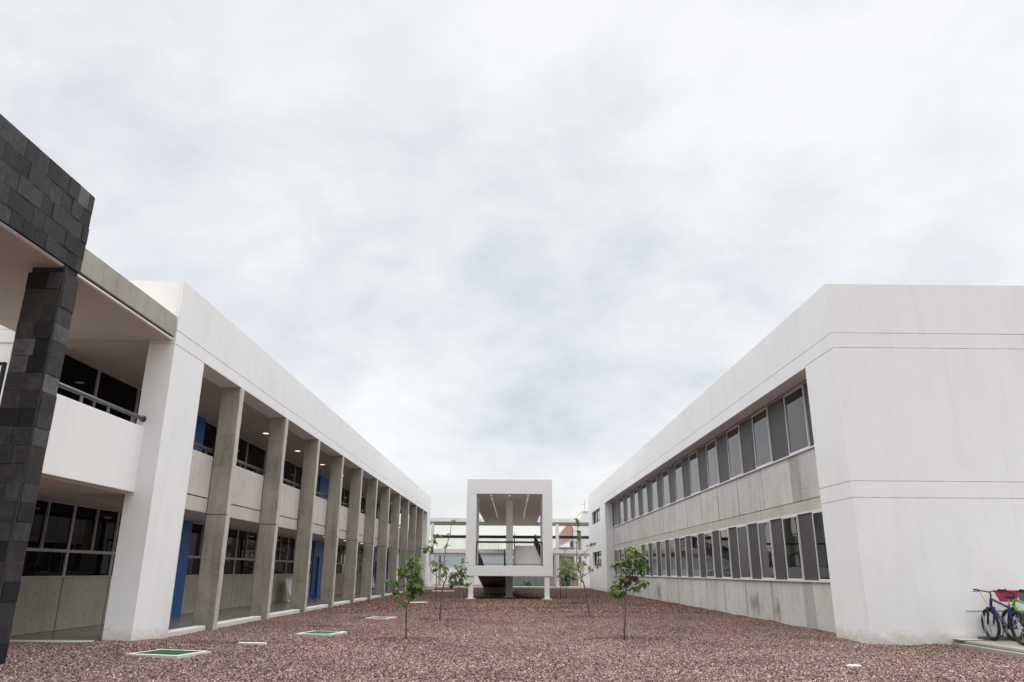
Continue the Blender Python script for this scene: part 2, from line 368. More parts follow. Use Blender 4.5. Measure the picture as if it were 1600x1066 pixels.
def gravel_layer(name, label, y0, y1, density, smin, smax, xl=-10.1, xr=11.5):
    xs = axis([(xl, xr, .3)]); ys = axis([(y0, y1, .3)])
    b = MB(); idx = {}
    for j, y in enumerate(ys):
        for i, x in enumerate(xs):
            idx[i, j] = len(b.v); b.v.append((x, y, gz(x, y)))
    def blocked(x, y):
        if x > 8.25 and 17.5 < y < 18.9: return True
        if x > 8.8 and y > 17.5: return True
        if x > 9.8: return y > 12.0 or x > 11
        if x < -8.0 and y > 17.9: return True
        if x < -8.4 and y > 15.9: return True
        for (cx, cy, w_, h_, a_) in COVERS:
            dx, dy = x-cx, y-cy; u = dx*cos(a_)+dy*sin(a_); v = -dx*sin(a_)+dy*cos(a_)
            if abs(u) < w_/2+.12 and abs(v) < h_/2+.12: return True
        return False
    for j in range(len(ys)-1):
        for i in range(len(xs)-1):
            if not blocked((xs[i]+xs[i+1])/2, (ys[j]+ys[j+1])/2):
                b.quad((idx[i, j], idx[i+1, j], idx[i+1, j+1], idx[i, j+1]))
    o = b.build(name, GRAVEL_S, kind='stuff', label=label)
    ng = bpy.data.node_groups.new(name, 'GeometryNodeTree')
    ng.interface.new_socket('Geometry', in_out='INPUT', socket_type='NodeSocketGeometry')
    ng.interface.new_socket('Geometry', in_out='OUTPUT', socket_type='NodeSocketGeometry')
    t = NT(ng)
    gi = t.new('NodeGroupInput'); go = t.new('NodeGroupOutput')
    dp = t.new('GeometryNodeDistributePointsOnFaces', {'Mesh': gi.outputs[0], 'Density': density, 'Seed': 3})
    ico = t.new('GeometryNodeMeshIcoSphere', {'Radius': 1.0, 'Subdivisions': 1})
    rv = t.new('FunctionNodeRandomValue', {0: (-.28, -.28, -.28), 1: (.28, .28, .28)}, data_type='FLOAT_VECTOR')
    sp = t.new('GeometryNodeSetPosition', {'Geometry': ico.outputs[0], 'Offset': rv.outputs[0]})
    sm = t.new('GeometryNodeSetMaterial', {'Geometry': sp.outputs[0], 'Material': GRAVEL_S})
    rot = t.new('FunctionNodeRandomValue', {0: (0, 0, 0), 1: (6.28, 6.28, 6.28), 'Seed': 11}, data_type='FLOAT_VECTOR')
    scl = t.new('FunctionNodeRandomValue', {0: (smin, smin, smin*.7), 1: (smax, smax, smax*.8), 'Seed': 5}, data_type='FLOAT_VECTOR')
    ip = t.new('GeometryNodeInstanceOnPoints', {'Points': dp.outputs[0], 'Instance': sm.outputs[0], 'Rotation': rot.outputs[0], 'Scale': scl.outputs[0]})
    t.t.links.new(ip.outputs[0], go.inputs[0])
    o.modifiers.new('scatter', 'NODES').node_group = ng
    return o
COVERS = [(-6.16, 14.8, 1.12, .92, R(-17)), (-4.45, 19.55, .92, .92, R(-14)), (-4.0, 25.95, .75, .95, R(-14))]
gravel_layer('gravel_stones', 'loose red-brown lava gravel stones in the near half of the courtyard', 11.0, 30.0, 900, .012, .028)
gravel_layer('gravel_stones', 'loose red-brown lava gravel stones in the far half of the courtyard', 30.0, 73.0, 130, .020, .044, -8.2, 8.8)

# ------------------------------------------------------------------ LEFT BUILDING  (local x = across, y = along the arcade)
DL = R(0.9618)
LB = thing('school_building', 'long white two-storey building on the left with raw concrete fins and open galleries', 'building', (0, 0, 0), -DL)
FN, BK, WN = -7.9, -8.45, -11.0         # front plane, back of columns, back wall
S0, S1 = 16.25, 69.6
b = MB()
b.box(FN-.6, FN, S0, S1, 6.83, 8.05)                                   # parapet band
b.box(FN-.6, FN, S0, S1, 6.50, 6.81)
b.box(FN-.58, FN-.02, S0+.02, S1-.02, 6.805, 6.835)
b.box(-24, FN-.6, S0, S0+.3, 7.0, 8.05); b.box(-24, -11.22, S0, S0+.3, 6.83, 6.999); b.box(-24, -11.22, S0, S0+.3, 6.50, 6.81); b.box(-24, -11.22, S0+.02, S0+.28, 6.805, 6.835)
b.box(FN-.6, FN, S0, 17.93, .0, 6.48)                                  # near fin
b.box(FN-.58, FN-.02, S0+.02, 17.91, 6.475, 6.505)
b.box(FN-.6, FN, 67.3, S1, 0, 6.495)                                   # far fin
b.box(-24, WN-.2, S0+.02, S0+.32, 0, 6.49)
b.build('facade_wall', WHITE, LB)
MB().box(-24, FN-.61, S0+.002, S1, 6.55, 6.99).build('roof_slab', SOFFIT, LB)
MB().box(-24, FN-.605, S1-.3, S1-.01, 6.96, 8.0).build('end_parapet', WHITE, LB)
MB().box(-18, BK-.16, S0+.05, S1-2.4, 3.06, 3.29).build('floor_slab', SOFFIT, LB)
MB().box(-24, BK-.1, 16.05, S1+3, -.2, .10).build('gallery_floor', FLOOR, LB)
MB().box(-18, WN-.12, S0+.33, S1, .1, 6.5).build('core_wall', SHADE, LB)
MB().box(-10.9, FN-.62, 15.85, 16.045, -.1, .125).build('gallery_kerb', CONC_PAVE, LB, bevel=.01)
# columns, parapets, handrails, kerbs per bay
far_edges = [20.85 + 4.345*k for k in range(11)]
colmesh = MB().box(0, FN-BK, 0, .30, -.15, 6.497, 0, 1)
cm = colmesh.mesh('column', [CONC_COL, CONC_EDGE])
bm = bmesh.new(); bm.from_mesh(cm)
bmesh.ops.subdivide_edges(bm, edges=[e for e in bm.edges if abs(e.verts[0].co.z-e.verts[1].co.z) > 1], cuts=26, use_grid_fill=True)
bmesh.ops.bevel(bm, geom=[e for e in bm.edges if abs(e.verts[0].co.x-e.verts[1].co.x) < 1e-4 and abs(e.verts[0].co.y-e.verts[1].co.y) < 1e-4 and len(e.link_faces) == 2 and e.calc_face_angle(0) > .5], offset=.018, segments=1, affect='EDGES')
bm.to_mesh(cm); bm.free()
for e in far_edges:
    me = cm.copy()
    for v in me.vertices:
        v.co.x += .012*mnoise.noise(Vector((v.co.z*1.3, e, 1+v.co.y*3))) + .008*mnoise.noise(Vector((v.co.z*5, e, 4+v.co.x*4))); v.co.y += .012*mnoise.noise(Vector((v.co.z*1.5, e, 9+v.co.x*3))) + .008*mnoise.noise(Vector((v.co.z*6, e, 2+v.co.y*4)))
    c_ = link_obj('column', me, LB, (BK, e-.30, 0))
    mj = MB().box(-.003, FN-BK+.001, -.003, .303, 2.94, 2.958).build('casting_joint', MORTAR, c_)
edges = [17.93] + far_edges + [67.6]
for i in range(12):
    a = edges[i] + .004; z1 = (edges[i+1] - .30 if i < 11 else 67.29) - .004
    jt = a + (z1-a)*.33
    block('concrete_panel', (.15, jt-.006-a, 1.13), CONC_PAR, LB, (BK-.15, a, 3.38), .010)
    block('concrete_panel', (.15, z1-jt-.006, 1.13), CONC_PAR, LB, (BK-.15, jt+.006, 3.38), .010)
    block('concrete_beam', (.17, z1-a, .37), CONC_BEAM, LB, (BK-.17, a, 2.98), .008)
    block('gallery_kerb', (.30, z1-a-.22, .20), CONC_PAVE, LB, (-8.30, a, -.07), .015)
    h = MB().tube([(BK-.09, a, 4.69), (BK-.09, z1, 4.69)], .042, 10).build('handrail', GREY_METAL, LB, smooth=True)
    for k in range(3): block('rail_stub', (.03, .03, .155), GREY_METAL, h, (BK-.105, a + (z1-a)*(.12+.38*k), 4.511))
    fl = MB().tube([(BK-.09, z1-.012, 4.69), (BK-.09, z1, 4.69)], .065, 10).build('rail_flange', GREY_METAL, h)
    mid = (a+z1)/2
    disc('ceiling_lamp', LAMP, LB, (-9.68, mid+1.0, 6.549)); disc('ceiling_lamp', LAMP, LB, (-9.2, mid+.9, 3.059))
# doors and windows on the back wall
DOORS = [(23.55, 25.5), (41.4, 43.35), (59.2, 61.1), (65.6, 67.2)]
def window_unit(name, y0, y1, z0, z1, parent):
    """aluminium window: two sliders over a fixed low light, glass a little behind the frame"""
    zt = z0 + (z1-z0)*.355; ym = (y0+y1)/2; f = .045
    fr = MB()
    for (ya, yb, za, zb) in ((y0, y0+f, z0, z1), (y1-f, y1, z0, z1), (y0+f, y1-f, z0, z0+f), (y0+f, y1-f, z1-f, z1), (y0+f, y1-f, zt-.035, zt+.035),
                             (ym-.022, ym+.022, zt+.035, z1-f)):
        fr.box(-.07, 0, ya, yb, za, zb)
    w_ = fr.build(name, ALU_D, parent, (WN+.02, 0, 0))
    ws = []
    for (ya, yb, za, zb, dx) in ((y0+f, y1-f, z0+f, zt-.035, -.035), (y0+f, ym-.022, zt+.035, z1-f, -.05), (ym+.022, y1-f, zt+.035, z1-f, -.03)):
        ti = random.uniform(-.004, .004)
        q = MB(); q.v = [(dx, ya, za), (dx+ti, yb, za), (dx+ti, yb, zb), (dx, ya, zb), (dx-.008, ya, za), (dx+ti-.008, yb, za), (dx+ti-.008, yb, zb), (dx-.008, ya, zb)]
        for q_ in ((0, 1, 2, 3), (7, 6, 5, 4), (0, 4, 5, 1), (1, 5, 6, 2), (2, 6, 7, 3), (3, 7, 4, 0)): q.quad(q_)
        q.build('pane', GLASS_L, w_)
    return w_
def upper_unit(y0, y1, z0, z1):
    f = .04; fr = MB().box(-.07, 0, y0, y0+f, z0, z1).box(-.07, 0, y1-f, y1, z0, z1).box(-.07, 0, y0+f, y1-f, z0, z0+f).box(-.07, 0, y0+f, y1-f, z1-f, z1)
    w_ = fr.build('window', ALU_D, LB, (WN+.02, 0, 0)); ti = random.uniform(-.006, .006)
    q = MB(); q.v = [(-.04, y0+f, z0+f), (-.04+ti, y1-f, z0+f), (-.04+ti, y1-f, z1-f), (-.04, y0+f, z1-f)]; q.v += [(x-.008, y, z) for x, y, z in q.v]
    for q_ in ((0, 1, 2, 3), (7, 6, 5, 4), (0, 4, 5, 1), (1, 5, 6, 2), (2, 6, 7, 3), (3, 7, 4, 0)): q.quad(q_)
    q.build('pane', GLASS_L, w_)
def span(y0, y1):
    n = max(1, round((y1-y0)/2.22)); wdt = (y1-y0)/n
    for k in range(n):
        a = y0+k*wdt; c = a+wdt
        window_unit('window', a, c-.002, 1.30, 3.055, LB)
        upper_unit(a, c-.002, 4.35, 6.545)
        block('concrete_panel', (.12, wdt-.05, 1.195), CONC_WALL, LB, (WN-.10, a+.025, .10), .010)
        block('concrete_panel', (.12, wdt-.014, 1.05), CONC_WALL, LB, (WN-.10, a+.007, 3.29), .006)
def door_unit(y0, y1):
    for z0, z1 in ((.10, 3.055), (3.29, 6.545)):
        s_ = MB(); w2 = (y1-y0); dw = y0 + w2*.62
        s_.box(WN-.1, WN+.10, y0, y0+.12, z0, z1); s_.box(WN-.1, WN+.10, dw, y1, z0, z1); s_.box(WN-.1, WN+.10, y0+.12, dw, z0+2.12, z1)
        fr = s_.build('door_surround', BLUE, LB)
        d_ = MB().box(WN-.08, WN+.02, y0+.13, dw-.01, z0+.01, z0+2.11).build('door', BLUE_D, LB)
        MB().tube([(WN+.02, dw-.14, z0+1.02), (WN+.07, dw-.14, z0+1.02), (WN+.07, dw-.26, z0+1.02)], .012, 6).build('handle', ALU, d_)
MB().box(WN-.12, WN+.01, 23.02, 23.54, .1, 6.5).build('pier', WHITE2, LB)
span(16.62, 23.0)
for i, (a, c) in enumerate(DOORS):
    door_unit(a, c)
    if i < 3: span(c+.01, DOORS[i+1][0]-.01)
span(67.22, 69.4)
# near gallery bay between the stone portal and the near fin
MB().box(-11.2, FN-.16, 4.0, S0-.03, 6.66, 7.12).build('canopy_slab', SOFFIT, LB)  # runs on out of view to darken the stone pillar's front
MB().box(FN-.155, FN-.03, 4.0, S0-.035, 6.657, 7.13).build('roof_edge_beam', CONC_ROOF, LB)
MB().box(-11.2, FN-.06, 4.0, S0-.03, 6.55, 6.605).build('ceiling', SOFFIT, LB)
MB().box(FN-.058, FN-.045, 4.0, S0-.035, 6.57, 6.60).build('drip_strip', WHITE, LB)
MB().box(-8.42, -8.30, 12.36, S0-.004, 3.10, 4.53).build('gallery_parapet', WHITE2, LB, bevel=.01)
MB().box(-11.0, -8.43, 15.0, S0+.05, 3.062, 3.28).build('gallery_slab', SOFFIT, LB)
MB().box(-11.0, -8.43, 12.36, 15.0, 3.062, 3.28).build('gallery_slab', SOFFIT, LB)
h = MB().tube([(-8.36, 12.4, 4.72), (-8.36, S0-.004, 4.72)], .045, 12).build('handrail', GREY_METAL, LB, smooth=True)
MB().tube([(-8.36, S0-.016, 4.72), (-8.36, S0-.002, 4.72)], .075, 12).build('rail_flange', GREY_METAL, h)
for k in range(4): block('rail_stub', (.03, .06, .15), GREY_METAL, h, (-8.375, 12.8+k*.98, 4.531))
# stair landing with a black rail seen past the stone pillar
MB().box(-13.2, -10.2, 13.8, 15.6, 4.1, 4.28).build('stair_landing', SOFFIT, LB)
MB().box(-13.2, -10.2, 15.1, 15.6, 0, 4.09).build('stair_wall', SHADE, LB)
gr = MB().box(-13.0, -10.0, 13.84, 13.9, 5.30, 5.36).box(-10.06, -10.0, 13.84, 13.9, 4.28, 5.3).build('guard_rail', DARK_METAL, LB)
bb = MB()
for k in range(22): bb.box(-12.9+k*.13, -12.87+k*.13, 13.855, 13.885, 4.28, 5.3)
bb.build('balusters', DARK_METAL, gr, kind='stuff')

# ------------------------------------------------------------------ STONE PORTAL
SP = thing('stone_portal', 'dark volcanic stone clad portal frame at the left edge of the photo', 'portal', (0, 0, 0), -DL)
P0, P1 = 11.90, 12.33
core = MB().box(-8.50, FN-.03, P0+.03, P1-.03, -.2, 6.60).box(-8.50, FN-.03, 4.0, P1-.03, 6.605, 8.10)  # beam core carried on unseen, to keep light off the pillar front
core.build('backing', MORTAR, SP)
def tile(x0, x1, y0, y1, z0, z1):
    """one cladding tile, slightly proud or set back of its neighbours"""
    block('stone_tile', (x1-x0, y1-y0, z1-z0), STONE, SP, (x0, y0, z0), .0025)
rows_p = [(-.2 + .302*k, -.2 + .302*(k+1)) for k in range(22)]
random.seed(3)
# pillar: side face (towards the courtyard) and front face (towards the camera)
for k, (za, zb) in enumerate(rows_p):
    zb = min(zb, 6.575)
    if zb-za < .05: continue
    pr = random.choice((0, .003, .006, .012))
    tile(FN-.03, FN+pr, P0+.035, P1, za+.0015, zb-.0015)
    for (xa, xb) in ((-8.53, -8.225 + (.06 if k % 2 else 0)), (-8.225 + (.06 if k % 2 else 0), FN-.034)):
        pr = random.choice((0, .003, .006, .012))
        tile(xa+.001, xb-.001, P0-pr, P0+.03, za+.0015, zb-.0015)
MB().box(-8.52, FN-.01, 4.0, 4.5, -.2, 6.6).build('pillar', STONE, SP)  # unseen near pillar, set back here to darken the visible pillar's front
MB().box(FN-.034, FN-.002, P0, P0+.033, -.2, 6.58).build('corner_strip', MORTAR, SP)
# beam face
zr = [6.60, 6.86, 7.17, 7.48, 7.79, 8.13]
for r_, (za, zb) in enumerate(zip(zr[:-1], zr[1:])):
    y = P1; k = 0
    while y > 8.6:
        wd = .30 if not (k == 0 and r_ % 2 == 0) else .17
        ya = y-wd; pr = random.choice((0, .003, .006, .012))
        tile(FN-.03, FN+pr, ya+.0015, y-.0015, za+.0015, zb-.0015); y = ya; k += 1
for za, zb in zip(zr[:-1], zr[1:]):                   # the end of the beam
    tile(-8.2, FN-.034, P1-.03, P1, za+.003, zb-.003); tile(-8.53, -8.206, P1-.03, P1, za+.003, zb-.003)

# ------------------------------------------------------------------ RIGHT BUILDING
RB = thing('school_building', 'long white two-storey building on the right with two ribbon windows', 'building')
XF, XW, Y0, YR, YE, Y1, ZT = 8.08, 8.68, 17.3, 19.07, 60.1, 72.0, 8.5
b = MB()
grooved(b, XF, 22.0, Y0, YR, [-.2, 3.19, 3.57, 6.82, 7.20, ZT])           # near corner block
grooved(b, XF, XF+.5, YR+.001, YE-.001, [6.79, 7.20, ZT])                 # fascia above the recess
zs = [-.2, 2.02, 3.20, 5.60, 6.70, ZT]
for ya, yb in ((YE, 61.99), (62.01, 63.2), (69.1, Y1)):
    b.box(XF, XF+.6, ya, yb, -.2, ZT)
b.box(XF+.02, XF+.58, 61.98, 62.02, -.2, ZT-.02)
for za, zb in ((-.2, 2.02), (3.20, 5.60), (6.70, ZT)): b.box(XF, XF+.6, 63.2, 69.1, za, zb)
b.build('facade_wall', WHITE, RB)
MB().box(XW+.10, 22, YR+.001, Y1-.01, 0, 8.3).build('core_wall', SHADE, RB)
MB().box(XF+.5, XW+.1, YR+.001, YE-.001, 6.80, 7.0).build('recess_ceiling', RECESS_BOUNCE, RB)
MB().box(XF+.602, 22, Y1-.3, Y1, 0, 8.45).build('end_wall', WHITE, RB)
js = [YR+.01] + [22.4+2.66*k for k in range(15)]
js = [j for j in js if j < YE-.3] + [YE-.01]
for a, c in zip(js[:-1], js[1:]):
    pr = random.uniform(-.006, .006)
    block('concrete_panel', (.10, c-a-.034, 1.47), CONC_R, RB, (XW+pr, a+.017, -.2), .012)
    block('concrete_panel', (.10, c-a-.034, 1.35), CONC_R, RB, (XW+pr, a+.017, 3.52), .012)
    block('concrete_beam', (.11, c-a-.002, .30), CONC_BEAM, RB, (XW-.01+pr, a+.001, 3.20), .006)
MB().box(XW-.05, XW+.1, YR+.01, YE-.01, 1.272, 1.315).build('sill', ALU_W, RB)
MB().box(XW-.05, XW+.1, YR+.01, YE-.01, 4.872, 4.915).build('sill', ALU_W, RB)
MB().box(XW-.02, XW+.09, YR+.01, YE-.01, 3.15, 3.198).build('window_head', ALU_W, RB)
MB().box(XW-.02, XW+.09, YR+.01, YE-.01, 6.745, 6.797).build('window_head', ALU_D, RB)
def ribbon(z0, z1, edges_, solid_first):
    for k, (a, c) in enumerate(zip(edges_[:-1], edges_[1:])):
        a2 = max(a, YR+.02); c2 = min(c, YE-.02)
        if c2-a2 < .08: continue
        solid = (k % 2 == 0) == solid_first
        if solid:
            block('dark_panel', (.06, c2-a2-.006, z1-z0-.004), SHADE, RB, (XW+.015, a2+.003, z0+.002), .004)
        else:
            # full-height fixed light: aluminium frame > pane
            f = .04; fr = MB()
            fr.box(0, .09, 0, f, 0, z1-z0-.004).box(0, .09, c2-a2-f-.002, c2-a2-.002, 0, z1-z0-.004)
            fr.box(0, .09, f, c2-a2-f-.002, 0, f).box(0, .09, f, c2-a2-f-.002, z1-z0-f-.004, z1-z0-.004)
            w_ = fr.build('window', ALU_W, RB, (XW-.03, a2+.001, z0+.002))
            ti, tj = random.uniform(-.006, .006), random.uniform(-.006, .006)
            q = MB(); W_, H_ = c2-a2-f-.002, z1-z0-f-.004
            q.v = [(.025, f, f), (.025+ti, W_, f), (.025+ti+tj, W_, H_), (.025+tj, f, H_), (.035, f, f), (.035+ti, W_, f), (.035+ti+tj, W_, H_), (.035+tj, f, H_)]
            for q_ in ((3, 2, 1, 0), (4, 5, 6, 7), (1, 5, 4, 0), (2, 6, 5, 1), (3, 7, 6, 2), (0, 4, 7, 3)): q.quad(q_)
            q.build('pane', GLASS_R, w_)
ribbon(4.917, 6.743, [YR] + [20.77+1.53*k for k in range(28)], True)
ribbon(1.317, 3.148, [YR] + [21.12+2.335*(k//2) + (1.12 if k % 2 else 0) for k in range(36)], False)
def small_window(z0, z1):
    f = .12; ya, yb = 63.2, 69.1
    fr = MB(); x0 = XF+.16
    fr.box(x0, x0+.1, ya, ya+f, z0, z1).box(x0, x0+.1, yb-f*2, yb, z0, z1).box(x0, x0+.1, ya+f, yb-2*f, z0, z0+f*.6).box(x0, x0+.1, ya+f, yb-2*f, z1-f*.6, z1).box(x0+.01, x0+.09, 66.6, 66.75, z0+f*.6, z1-f*.6)
    w_ = fr.build('window', DARK_METAL, RB)
    for a, c in ((ya+f, 66.6), (66.75, yb-2*f)): MB().box(x0+.04, x0+.05, a, c, z0+f*.6, z1-f*.6).build('pane', GLASS_R, w_)
small_window(2.02, 3.20); small_window(5.60, 6.70)

# ------------------------------------------------------------------ RAMP PAVILION
ST = thing('ramp_pavilion', 'white box-framed covered ramp on posts in the middle of the courtyard', 'ramp', (.34, 44.0, 0), R(-.75))
f = MB()
f.box(-2.5, 2.5, 0, 3.8, 5.86, 6.73).box(-2.5, 2.5, 0, 3.8, 1.26, 1.82)
f.box(-2.5, -1.93, 0, 3.8, 1.822, 5.858).box(1.93, 2.5, 0, 3.8, 1.822, 5.858)
f.build('portal_frame', WHITE2, ST, bevel=.012)
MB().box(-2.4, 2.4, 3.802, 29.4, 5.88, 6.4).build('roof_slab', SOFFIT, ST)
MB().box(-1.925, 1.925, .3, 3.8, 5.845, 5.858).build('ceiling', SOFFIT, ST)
for sx in (-2.16, 2.16):
    p_ = MB().box(sx-.14, sx+.14, .05, .33, .06, 1.258).build('post', WHITE2, ST)
    MB().box(sx-.26, sx+.26, -.08, .46, -.1, .06).build('base_pad', CONC_PAVE, p_)
p_ = MB().box(-.21, .21, 3.25, 3.67, .06, 1.258).box(-.21, .21, 3.25, 3.67, 1.822, 5.844).build('post', WHITE2, ST)
MB().box(-.36, .36, 3.1, 3.82, -.1, .07).build('base_pad', CONC_PAVE, p_)
def ramp(x0, x1, ya, za, yb, zb, th, mat):
    m = MB(); m.v = [(x0, ya, za-th), (x1, ya, za-th), (x1, yb, zb-th), (x0, yb, zb-th), (x0, ya, za), (x1, ya, za), (x1, yb, zb), (x0, yb, zb)]
    for q in ((0, 3, 2, 1), (4, 5, 6, 7), (0, 1, 5, 4), (1, 2, 6, 5), (2, 3, 7, 6), (3, 0, 4, 7)): m.quad(q)
    return m.build('ramp_slab', mat, ST)
ramp(.28, 2.15, 3.802, 1.82, 17.2, 3.50, .30, CONC_PAR)
ramp(-2.05, -.28, 3.802, 1.82, 23.5, .06, .42, CONC_COL)
MB().box(-1.95, -.40, 12.5, 22.0, -.1, .45).build('ramp_plinth', CONC_COL, ST)
MB().box(.28, 2.3, 17.202, 29.4, 3.2, 3.5).build('walkway_slab', SOFFIT, ST)
def rail(pts, hgt, mat=DARK_METAL, r=.03, step=.13, bar=.009, bmat=None):
    """handrail with its balusters under it, along a polyline of floor points"""
    top = [(x, y, z+hgt) for (x, y, z) in pts]
    o = MB()
    for a, c in zip(top[:-1], top[1:]): o.tube([a, c], r, 6)
    for q in (pts[0], pts[-1]): o.tube([(q[0], q[1], q[2]), (q[0], q[1], q[2]+hgt)], .028, 6)
    low = [(x, y, z+.1) for (x, y, z) in pts]
    for a, c in zip(low[:-1], low[1:]): o.tube([a, c], .014, 6)
    h_ = o.build('handrail', mat, ST)
    m = MB()
    for a, c in zip(pts[:-1], pts[1:]):
        a, c = Vector(a), Vector(c); n = max(1, int((c-a).length/step))
        for k in range(n):
            p = a.lerp(c, (k+.5)/n); m.tube([(p.x, p.y, p.z+.02), (p.x, p.y, p.z+hgt-.02)], bar, 4, cap=False)
    m.build('balusters', bmat or mat, h_, kind='stuff')
rail([(-1.9, .32, 1.82), (1.9, .32, 1.82)], 1.32, GREY_METAL_D, r=.055, step=.15, bar=.006, bmat=ALU_D)
rail([(2.12, 3.9, 1.84), (1.95, 17.2, 3.5)], .86, step=.12, bar=.012)
rail([(2.06, 17.3, 3.5), (2.2, 29.3, 3.5)], .86, r=.018, step=.3, bar=.006, bmat=ALU)
rail([(.33, 3.9, 1.84), (.33, 17.2, 3.5), (.33, 29.3, 3.5)], .92)
rail([(-.33, 3.9, 1.85), (-.33, 23.4, .1)], 1.0)
rail([(-2.0, 3.9, 1.85), (-1.9, 23.4, .1)], 1.0, step=.12, bar=.012)
for k in range(12):
    for sx in (-1.1, 1.1):
        z_ = 5.844 if .9+1.7*k < 3.7 else 5.879
        disc('ceiling_lamp', LAMP, ST, (sx, .9+1.7*k, z_), r=.045)
disc('ceiling_lamp', LAMP, ST, (0, .9, 5.844), r=.055)

# ------------------------------------------------------------------ FAR FOOTBRIDGE
FB = thing('footbridge', 'white two-level linking gallery with dark handrail across the far end', 'walkway', (0, 73.5, 0))
MB().box(-7.9, 8.7, 0, 2.6, 6.10, 6.46).build('roof_slab', WHITE2, FB)
MB().box(-7.9, 8.7, .08, 2.5, 5.90, 6.098).build('roof_beam', CONC_COL, FB)
MB().box(-7.9, 8.7, 0, 2.6, 3.20, 3.56).build('deck_slab', WHITE2, FB)
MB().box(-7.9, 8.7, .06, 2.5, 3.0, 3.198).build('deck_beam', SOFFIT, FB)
MB().box(-7.9, 8.7, -.35, 3.0, -.1, .15).build('plinth', CONC_PAVE, FB)
for x in (-7.0, 5.05):
    MB().box(x, x+.30, .0, .3, .152, 2.998).build('post', WHITE2, FB); MB().box(x, x+.30, .0, .3, 3.562, 5.898).build('post', WHITE2, FB)
for x in (-6.2, 4.9):
    MB().box(x-.12, x+.12, 2.1, 2.34, .152, 2.998).build('post', ALU_D, FB)
for yy in (.05, 2.4):
    h_ = MB().box(-6.69, 8.6, yy, yy+.06, 4.66, 4.84).build('handrail', DARK_METAL, FB)
    m = MB()
    for k in range(112): m.box(-6.6+k*.136, -6.585+k*.136, yy+.02, yy+.035, 3.56, 4.66)
    m.build('balusters', ALU, h_, kind='stuff')

# ------------------------------------------------------------------ BEYOND THE FOOTBRIDGE
def bushes(mb, spots, size, n, rnd):
    for (cx, cy, cz, r) in spots:
        for k in range(n):
            d = Vector((rnd.gauss(0, 1), rnd.gauss(0, 1), rnd.gauss(0, 1))).normalized()*r*rnd.uniform(.35, 1)**.6
            p = Vector((cx, cy, cz))+d; u = Vector((rnd.gauss(0, 1), rnd.gauss(0, 1), rnd.gauss(0, .6))).normalized(); v = u.orthogonal().normalized(); s_ = size*rnd.uniform(.6, 1.2)
            i0 = len(mb.v); mb.v += [tuple(p), tuple(p+u*s_*.5+v*s_*.38), tuple(p+u*s_), tuple(p+u*s_*.5-v*s_*.38)]; mb.quad((i0, i0+1, i0+2, i0+3))
rn = random.Random(5)
wl = thing('boundary_wall', 'low white boundary wall behind the footbridge on the left side', 'wall', (0, 92, 0))
MB().box(-16, 1.0, 0, .2, 0, 2.0).build('wall', WHITE2, wl); MB().box(-16, 1.0, -.04, .24, 2.003, 2.09).build('coping', CONC_PAVE, wl)
for k in range(6): MB().box(-15+k*3, -14.75+k*3, -.05, 0-.002, 0, 2.0).build('pilaster', WHITE2, wl)
SHED = plain('pale_blue_sheet', (.46, .53, .56), .5, var=.06, scale=.4)
sh = thing('shed', 'long pale blue corrugated metal shed beyond the white boundary wall', 'shed', (0, 112, 0))
m = MB()
for k in range(70): m.box(-22+k*.34, -22+k*.34+.34, .06*(k % 2), .2, 0, 4.2)
m.build('sheet_wall', SHED, sh); MB().box(-22.2, 2.2, -.25, 9, 4.2, 4.4).build('roof', SHED, sh)
GREENGL = glass('greenish_glass', (.20, .25, .23), 1.45)
gl = thing('glazed_pavilion', 'pale greenish glazed shopfront seen below the ramp box', 'building', (0, 84, 0))
MB().box(.4, 4.7, .2, 5, 0, 2.9).build('core_wall', plain('pale_green_wall', (.34, .38, .36), .6), gl); MB().box(.3, 4.8, -.1, 5.1, 2.9, 3.1).build('roof', WHITE2, gl)
for k in range(6):
    MB().box(.46+k*.7, .46+k*.7+.62, .12, .15, .1, 2.85).build('pane', GREENGL, gl); MB().box(.40+k*.7, .45+k*.7, .08, .2, 0, 2.9).build('mullion', ALU, gl)
def brickmat():
    m, t, b = material('red_brick'); p = pos(t)
    vv = t.new('ShaderNodeCombineXYZ', {0: t.new('ShaderNodeSeparateXYZ', {0: p}).outputs[0], 1: t.new('ShaderNodeSeparateXYZ', {0: p}).outputs[2], 2: 0.0})
    br = t.new('ShaderNodeTexBrick', {'Vector': vv.outputs[0], 'Color1': (.50, .25, .17, 1), 'Color2': (.42, .20, .13, 1), 'Mortar': (.45, .40, .36, 1), 'Scale': 1.0, 'Mortar Size': .012, 'Brick Width': .25, 'Row Height': .08})
    link(t, br.outputs[0], b, 'Base Color'); b.inputs['Roughness'].default_value = .9; return m
BRICK = brickmat()
bh = thing('brick_house', 'red brick house with sloping eaves and grey shutters beyond the footbridge', 'house', (0, 90, 0))
MB().box(6.3, 8.2, 0, 6, 0, 4.3).build('ground_wall', plain('grey_render', (.34, .32, .28), .8), bh)
q = MB(); q.v = [(6.5, .0, 4.3), (8.2, 0, 5.2), (8.2, 0, 7.0), (7.7, 0, 7.0), (6.5, 0, 5.6), (6.5, 5, 4.3), (8.2, 5, 5.2), (8.2, 5, 7.0), (7.7, 5, 7.0), (6.5, 5, 5.6)]
q.quad((0, 1, 2, 3, 4)); q.quad((9, 8, 7, 6, 5))
for k in range(5): q.quad((k, k+5, (k+1) % 5+5, (k+1) % 5))
q.build('gable_wall', BRICK, bh)
q = MB(); e_ = .22
q.v = [(6.1, -.6, 4.15), (8.6, -.6, 5.25), (8.6, -.6, 5.25+e_), (6.1, -.6, 4.15+e_), (6.1, -.02, 4.15), (8.6, -.02, 5.25), (8.6, -.02, 5.25+e_), (6.1, -.02, 4.15+e_)]
